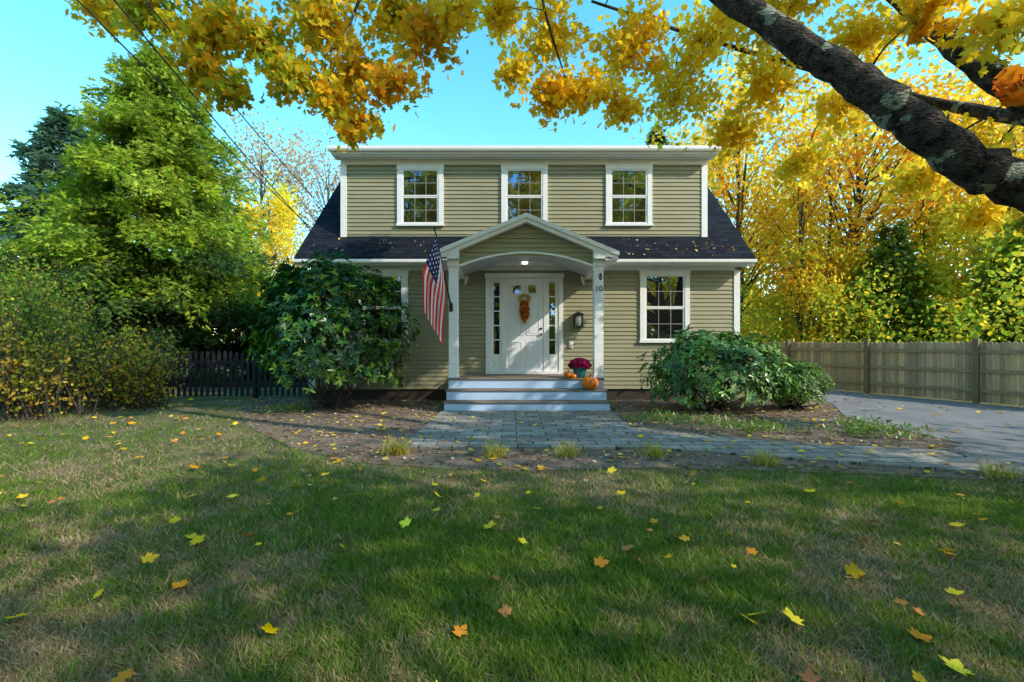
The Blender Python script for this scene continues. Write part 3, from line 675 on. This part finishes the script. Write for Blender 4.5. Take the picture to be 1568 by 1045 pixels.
clumps=[(-6.57,-4.06,6.57,.5,0),(-5.47,-4.56,6.15,.55,0),(-4.38,-5.06,5.55,.6,0),(-4.47,-5.06,4.98,.36,0),(-4.08,-5.06,4.68,.26,0),(-3.77,-4.76,5.55,.55,0),
(-3.18,-5.06,4.95,.42,0),(-2.95,-4.56,5.95,.65,0),(-2.47,-4.86,5.15,.55,0),(-2.36,-5.06,4.30,.34,0),(-2.7,-5.0,4.65,.3,0),(-1.8,-5.06,4.80,.42,0),(-1.5,-4.56,5.8,.55,0),(-1.02,-5.06,5.7,.3,1),
(-2.15,-4.06,6.4,.8,0),(-.54,-4.06,6.45,.55,1),(-.24,-4.56,5.25,.22,1),(.25,-4.26,5.05,.42,1),(.36,-4.06,6.05,.75,1),(.86,-4.06,5.2,.5,1),(1.59,-3.56,6.1,.9,1),
(1.37,-4.06,5.0,.34,1),(2.64,-3.06,5.7,.8,1),(2.89,-3.56,6.4,.9,1),(3.92,-2.56,5.3,.6,1),(4.25,-3.06,5.95,.85,1),(5.14,-2.56,4.75,.5,1),(5.25,-3.56,5.3,.7,1),
(4.79,-4.56,5.75,.75,1),(6.33,-3.56,4.05,.4,1),(6.19,-4.56,4.2,.45,1),(6.89,-4.06,3.35,.3,1),(4.04,-7.06,4.15,.30,1),(3.5,-6.9,4.42,.22,1),(3.28,-5.06,5.8,.65,1),
(3.75,-7.45,3.42,.16,2),(-3.4,-4.3,6.6,.7,0),(-4.7,-4.3,6.7,.6,0),(.2,-5,6.9,.6,1),(1.6,-4.8,6.9,.7,1),(-1.2,-4.4,7.0,.6,0)]
for i in range(24):  # unseen crown clumps, added overhead to shade the lawn
    clumps.append((rng.uniform(-3.5,9.5),rng.uniform(-8.5,-4),rng.uniform(7.4,10.2),rng.uniform(.7,1.1),1))
for i in range(7): clumps.append((rng.uniform(7.5,10.5),rng.uniform(-9,-5),rng.uniform(4,7.5),rng.uniform(.7,1.0),1))  # more unseen clumps off to the right, added for the same shade
PALS=[[(.80,.58,.03),(.88,.48,.025),(.46,.54,.05),(.86,.36,.02),(.30,.40,.04),(.88,.66,.04)],[(.90,.64,.04),(.92,.72,.06),(.88,.50,.02),(.72,.66,.06)],[(.75,.20,.02),(.8,.3,.02)]]
LP=[];LT=[];LN=[];LC=[];LS=[]
for (cx,cy,cz,r,k) in clumps:
    c0=np.array([cx,cy,cz]); dist=np.linalg.norm(nodes-c0,axis=1)+ (nodes[:,2]<2.3)*9; i=int(np.argmin(dist)); s0=nodes[i]
    mid=(s0+c0)/2+np.array([rng.normal(0,.12),rng.normal(0,.12),.12*dist[i]]); rb=min(nr[i]*.5,.008+.008*dist[i])
    q,rr=smoothpath([s0,mid,c0],[rb,rb*.6,.006],4); b.tube(q,rr,6,False)
    nt_=int(9+16*r); cj=pick(PALS[k],1,.05)[0]
    for j in range(nt_):
        e=c0+rnd_unit(1)[0]*np.array([1,1,.72])*r*rng.uniform(.5,1.1); m0=(c0+e)/2+rng.normal(0,.06,3)+np.array([0,0,.05]); s1=c0+rng.normal(0,.08,3)
        b.tube([s1,m0,e],[.006,.004,.002],3,False)
        nl=int(rng.uniform(.5,1.5)*(15+26*r)*(1.15 if k==0 else 1.0))
        if r<.2: nl=5
        t=rng.uniform(.25,1.1,nl)[:,None]; base=(1-t)**2*s1+2*t*(1-t)*m0+t*t*e+rng.normal(0,.075+.05*r,(nl,3))
        LP.append(base); LT.append(nrm(rnd_unit(nl)*.8+np.array([0,0,-.75]))); LN.append(rnd_unit(nl)+np.array([.2,-.3,.7]))
        col=pick(PALS[k],nl,.14); LC.append(col*.65+.35*cj*rng.uniform(.8,1.15)); LS.append(rng.uniform(.07,.13,nl))
leaves("autumn_leaves",np.concatenate(LP),np.concatenate(LT),np.concatenate(LN),np.concatenate(LS),np.concatenate(LC),MAPLE,M['leaf'],E)
b.obj("trunk_and_limbs",M['bark'],E,smooth=True,fix=False)

# ---------------------------------------------------------------- generic trees
def decid(name,x,y,h,R,z0,nl,ls,pal,tr,ncl=45,jit=.16,lean=0,mat='leaf',sig=.17):
    E=empty(name); b=MB()
    k=6; tp=[(x+lean*i/k+random.uniform(-.12,.12)*(i>0),y+random.uniform(-.12,.12)*(i>0),h*.9*i/k) for i in range(k+1)]
    b.tube(tp,[tr*(1-.85*i/k) for i in range(k+1)],9)
    cz=(z0+h)/2; rz_=(h-z0)/2
    dd=rnd_unit(ncl)*(rng.uniform(.35,1,ncl)**.5)[:,None]; cc=np.array([x+lean*.6,y,cz])+dd*np.array([R,R,rz_])
    PP=[];CC=[]
    for c in cc:
        zs=max(h*.18,c[2]-abs(rng.normal(0,.12*h))-.1*h); zs=min(zs,h*.85); f=zs/(h*.9); s0=(x+lean*f,y,zs)
        b.tube([s0,((s0[0]+c[0])/2,(s0[1]+c[1])/2,(zs+c[2])/2+.2),tuple(c)],[tr*.3*(1-f*.6),tr*.16,.015],4,False)
        n=int(nl/ncl*rng.uniform(.4,1.6)); PP.append(c+rng.normal(0,1,(n,3))*np.array([R,R,rz_*.75])*sig)
        cj=pick(pal,1,.12)[0]; CC.append(.5*cj+.5*pick(pal,n,jit))
    P=np.concatenate(PP);C=np.concatenate(CC);n=len(P)
    leaves("foliage",P,rnd_unit(n)+np.array([0,0,-.3]),rnd_unit(n)+np.array([0,0,.4]),rng.uniform(.65,1.3,n)*ls,C,OVAL,M[mat],E)
    b.obj("trunk",M['bark2'],E,smooth=True,fix=False)
def conifer(name,x,y,h,R,z0,nb,ns,pal,ls,tr,power=.75,seed=0,rough=.3,low_shade=None):
    E=empty(name); b=MB(); b.tube([(x,y,-.1),(x+.1,y,h*.5),(x,y,h*.97)],[tr,tr*.6,.03],9)
    PP=[];TT=[];NN=[];CC=[];SS=[]
    for i in range(nb):
        t=(i+rng.random())/nb; z=z0+(h-z0)*t
        az=i*2.39996+rng.normal(0,.25)
        prof=(1-t)**power*(.72+.28*min(1,t*5+.35)); L0=max(.35,R*prof*rng.uniform(.66,1.10)*(1+.12*math.sin(az*3+t*9+seed)))
        o=np.array([math.cos(az),math.sin(az),0]); s=np.array([-math.sin(az),math.cos(az),0]); up=rng.uniform(.15,.55)
        zf=lambda q:z+L0*(up*q-.42*q*q)
        b.tube([(x,y,z),tuple(np.array([x,y,0])+o*L0*.5+[0,0,zf(.5)]),tuple(np.array([x,y,0])+o*L0*.95+[0,0,zf(.95)])],[.02+.012*L0,.015,.005],4,False)
        n=int(ns*(.25+L0/R)/nb*1.5); q=rng.uniform(.12,1,n)**.6; sg=rng.choice([-1,1],n); wd=L0*.30*(1.05-q)+.12
        off=rng.uniform(0,1,n)*wd*sg
        P=np.array([x,y,0])+o*(L0*q)[:,None]+s*off[:,None]; P[:,2]=z+L0*(up*q-.42*q*q)-.18*np.abs(off)+rng.normal(0,.05+rough*.35,n)
        T=o*rng.uniform(.4,1.2,(n,1))+s*(sg*rng.uniform(.1,.9,n))[:,None]+np.array([0,0,-.2])+rng.normal(0,.15+rough,(n,3))
        PP.append(P);TT.append(T);NN.append(np.array([0,0,1.])+o*.3+rng.normal(0,.35+rough,(n,3)))
        pp=low_shade if (low_shade is not None and t<rng.uniform(.12,.34)) else pal
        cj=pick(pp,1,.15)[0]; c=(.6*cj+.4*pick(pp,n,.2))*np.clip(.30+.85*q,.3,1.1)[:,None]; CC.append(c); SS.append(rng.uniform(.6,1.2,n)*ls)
    P=np.concatenate(PP);P[:,2]=np.maximum(P[:,2],.1)
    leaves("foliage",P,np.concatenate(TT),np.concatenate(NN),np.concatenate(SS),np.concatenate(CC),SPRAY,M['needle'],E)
    b.obj("trunk",M['bark2'],E,smooth=True,fix=False)
GR=[(.22,.33,.035),(.30,.39,.04),(.13,.23,.035),(.38,.44,.05)]
DG=[(.07,.13,.04),(.09,.16,.045),(.05,.10,.04)]
BG=[(.10,.19,.13),(.13,.24,.16),(.08,.15,.10)]
conifer("hemlock_tree",-13.0,5.2,11.7,5.3,.4,560,66000,GR,.27,.28,.66,0,.30,low_shade=[(.05,.10,.04),(.07,.13,.05),(.10,.18,.05)])  # lower branches take darker colours that paint in the shade below the crown
conifer("spruce_tree",-20.0,9,11.5,4.2,.5,170,13000,BG,.5,.25,.7)
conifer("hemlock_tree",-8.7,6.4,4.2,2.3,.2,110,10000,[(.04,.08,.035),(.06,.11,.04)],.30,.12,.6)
GOLD=[(.88,.60,.04),(.90,.70,.07),(.85,.48,.03),(.74,.64,.06)]
ORNG=[(.85,.42,.03),(.87,.58,.04),(.76,.30,.03),(.68,.54,.05)]
YG=[(.66,.64,.06),(.83,.67,.06),(.42,.50,.05),(.54,.56,.05)]
PINK=[(.52,.36,.24),(.6,.44,.28),(.44,.36,.28),(.55,.44,.2)]
decid("offscreen_shade_maple",10.0,9.5,13.5,3.6,3.0,10000,.17,GOLD,.17)
decid("offscreen_shade_maple",14.6,8.5,13.5,4.0,2.5,10000,.17,ORNG,.2)
decid("offscreen_shade_maple",19.5,7.0,13.5,4.2,2.0,10000,.18,GOLD,.22)
decid("oak_tree",12.5,18,15,4.6,2.5,6500,.23,GOLD,.22)
decid("oak_tree",20.5,17,15,5.0,2,7000,.24,YG,.25)
decid("oak_tree",28,15,15,5.0,1.5,7000,.25,GOLD,.25)
for (x,y,hh) in ((8.9,7.6,10),(10.9,6.6,9),(12.6,7.4,10.5),(15.2,6.2,9.5),(17.6,5.4,9)):
    decid("young_maple_tree",x,y,hh,1.5,3.5,1300,.15,GOLD+ORNG,.10,16)
decid("offscreen_shade_maple",16.5,5.2,6.5,2.6,1.2,7500,.15,YG,.09)
decid("offscreen_shade_maple",11.6,6.9,5.5,1.9,1.0,5500,.14,ORNG+YG,.07)
conifer("hemlock_tree",13.6,5.6,5.6,2.4,.6,100,5000,DG+[(.30,.40,.05)]*4,.32,.12,.75)
conifer("hemlock_tree",16.5,3.0,6.2,3.2,.3,110,8000,DG+[(.28,.38,.05)]*4,.32,.12,.75)
conifer("pine_tree",11.2,25,18.2,3.4,7,120,5000,DG,.6,.25,.7)
decid("offscreen_shade_maple",-14.0,14.5,10.5,1.7,2,5500,.18,[(.88,.70,.06),(.84,.60,.04),(.74,.70,.09)],.14)
decid("oak_tree",-14.8,25,17.2,3.4,5,4200,.2,PINK,.2,60,sig=.2)
decid("oak_tree",-19.5,24,17.5,4,5,5500,.22,PINK,.22,60,sig=.2)
conifer("pine_tree",-12.4,28,18,3.2,4,120,5000,[(.16,.24,.10),(.20,.28,.11)],.6,.22,.7)
decid("offscreen_shade_maple",-10.4,16,5.2,2.2,.6,4500,.2,YG+[(.85,.7,.12)],.1)
decid("offscreen_shade_maple",14.5,-12.5,11.5,4.2,3,6000,.2,GOLD,.3,34)  # unseen maple, added to cast broad shade over the right lawn
decid("offscreen_shade_maple",8.2,-15.2,10.5,3.4,3.2,4200,.2,GOLD,.28,22,sig=.12)  # unseen, added to darken the middle of the lawn with its shadow
decid("offscreen_shade_maple",2.8,-16.4,10.5,2.8,3.5,3600,.2,ORNG,.26,18,sig=.12)  # unseen, added so its shadow falls on the near left lawn
for (x,y,h,R,pl_) in ((-9,-27,20,6,YG),(-1.5,-29,22,6.5,GOLD),(6.5,-28,20,6,YG),(14,-30,21,6,GOLD),(-17,-27,19,6,GOLD)):
    decid("oak_tree",x,y,h,R,1.5,4500,.45,pl_,.35,55)
E=empty("distant_tree_line"); n=38000; az=rng.uniform(0,2*math.pi,n); rad=rng.uniform(40,60,n)
top=6.5+2.2*np.sin(az*9)+1.8*np.sin(az*23+1)+1.2*np.sin(az*51); zz=rng.random(n)**.8*top*rad/45
pl=np.array(GOLD+YG+DG+DG+ORNG[:2]); ci=(np.floor((np.sin(az*17)+np.sin(az*41+2)+2)/4*len(pl)*.999+rng.normal(0,1.2,n))).astype(int)%len(pl)
C=pl[ci]*rng.uniform(.6,1.1,(n,1))
leaves("woodland_foliage",np.stack([rad*np.cos(az),rad*np.sin(az)-2,zz],1),rnd_unit(n),rnd_unit(n),rng.uniform(.6,1.3,n),C,OVAL,M['leaf'],E)
b=MB()
for i in range(150):
    a=rng.uniform(0,6.283); r0=rng.uniform(38,52); b.tube([(r0*math.cos(a),r0*math.sin(a)-2,0),(r0*math.cos(a)+.3,r0*math.sin(a)-2,rng.uniform(7,12))],[.2,.05],5,False)
b.obj("woodland_trunks",M['bark2'],E,fix=False)
E=empty("understory_shrubs"); n=13000; t=rng.random(n); off=rng.uniform(1.2,6,n)
P=np.stack([7.2+4.6*t+off*1.0,7.0-9.2*t+off*.5,rng.random(n)**.9*(2.6+1.2*np.sin(t*19)+.8*np.sin(t*43))],1)
leaves("understory_foliage",P,rnd_unit(n),rnd_unit(n)+np.array([0,0,.4]),rng.uniform(.08,.18,n),pick([(.30,.43,.05),(.24,.36,.04),(.6,.6,.07),(.84,.65,.05)],n,.2),OVAL,M['leaf'],E)

E=empty("utility_pole"); b=MB(); b.tube([(-3.0,-17,0),(-3.0,-17,8.2)],[.15,.11],12); b.box(-4.0,-2.0,-17.06,-16.94,7.4,7.52); b.obj("pole_shaft",M['pole'],E)
b=MB()
for (e,s,sag) in (((-3.1,-17,6.9),(-5.30,.4,4.15),.25),((-3.8,-17,7.5),(-5.25,1.0,4.9),.35),((-4.4,-17,7.2),(-5.35,.3,4.3),.3)):
    e=Vector(e);s=Vector(s); q=[]
    for i in range(25):
        t=i/24; p_=e.lerp(s,t); p_.z-=sag*4*t*(1-t); q.append(p_)
    b.tube(q,[.010]*25,5,False)
b.obj("service_cables",M['black'],E,fix=False)

# ---------------------------------------------------------------- light, sky, camera
EL=math.radians(34); AZ=math.radians(118)
S=Vector((math.sin(AZ)*math.cos(EL),math.cos(AZ)*math.cos(EL),math.sin(EL)))
wd=bpy.data.worlds.new("World"); scene.world=wd; wd.use_nodes=True; nt=wd.node_tree
bg=nt.nodes["Background"]; sk=nt.nodes.new("ShaderNodeTexSky"); sk.sky_type='NISHITA'; sk.sun_disc=False
sk.sun_elevation=EL; sk.sun_rotation=AZ; sk.altitude=50; sk.air_density=1.; sk.dust_density=.4; sk.ozone_density=1.
hs=N(nt,"ShaderNodeHueSaturation",Saturation=1.32,Value=2.95); hs.inputs["Hue"].default_value=.468
nt.links.new(sk.outputs[0],hs.inputs["Color"]); nt.links.new(hs.outputs[0],bg.inputs[0]); bg.inputs[1].default_value=.15
su=bpy.data.lights.new("sun",'SUN'); su.energy=5; su.angle=math.radians(.5); su.color=(1,.90,.74)
so=bpy.data.objects.new("sun",su); COL.objects.link(so); so.rotation_euler=S.to_track_quat('Z','Y').to_euler(); so.location=(20,-15,25)
cam=bpy.data.cameras.new("camera"); co=bpy.data.objects.new("camera",cam); COL.objects.link(co)
co.location=(-.3,-11.06,1.4); co.rotation_euler=(math.radians(90),0,0)
cam.lens=16; cam.sensor_width=36; cam.shift_y=.0016; cam.clip_end=2000; cam.clip_start=.05
scene.camera=co
scene.view_settings.view_transform='Standard'; scene.view_settings.look='None'; scene.view_settings.exposure=0
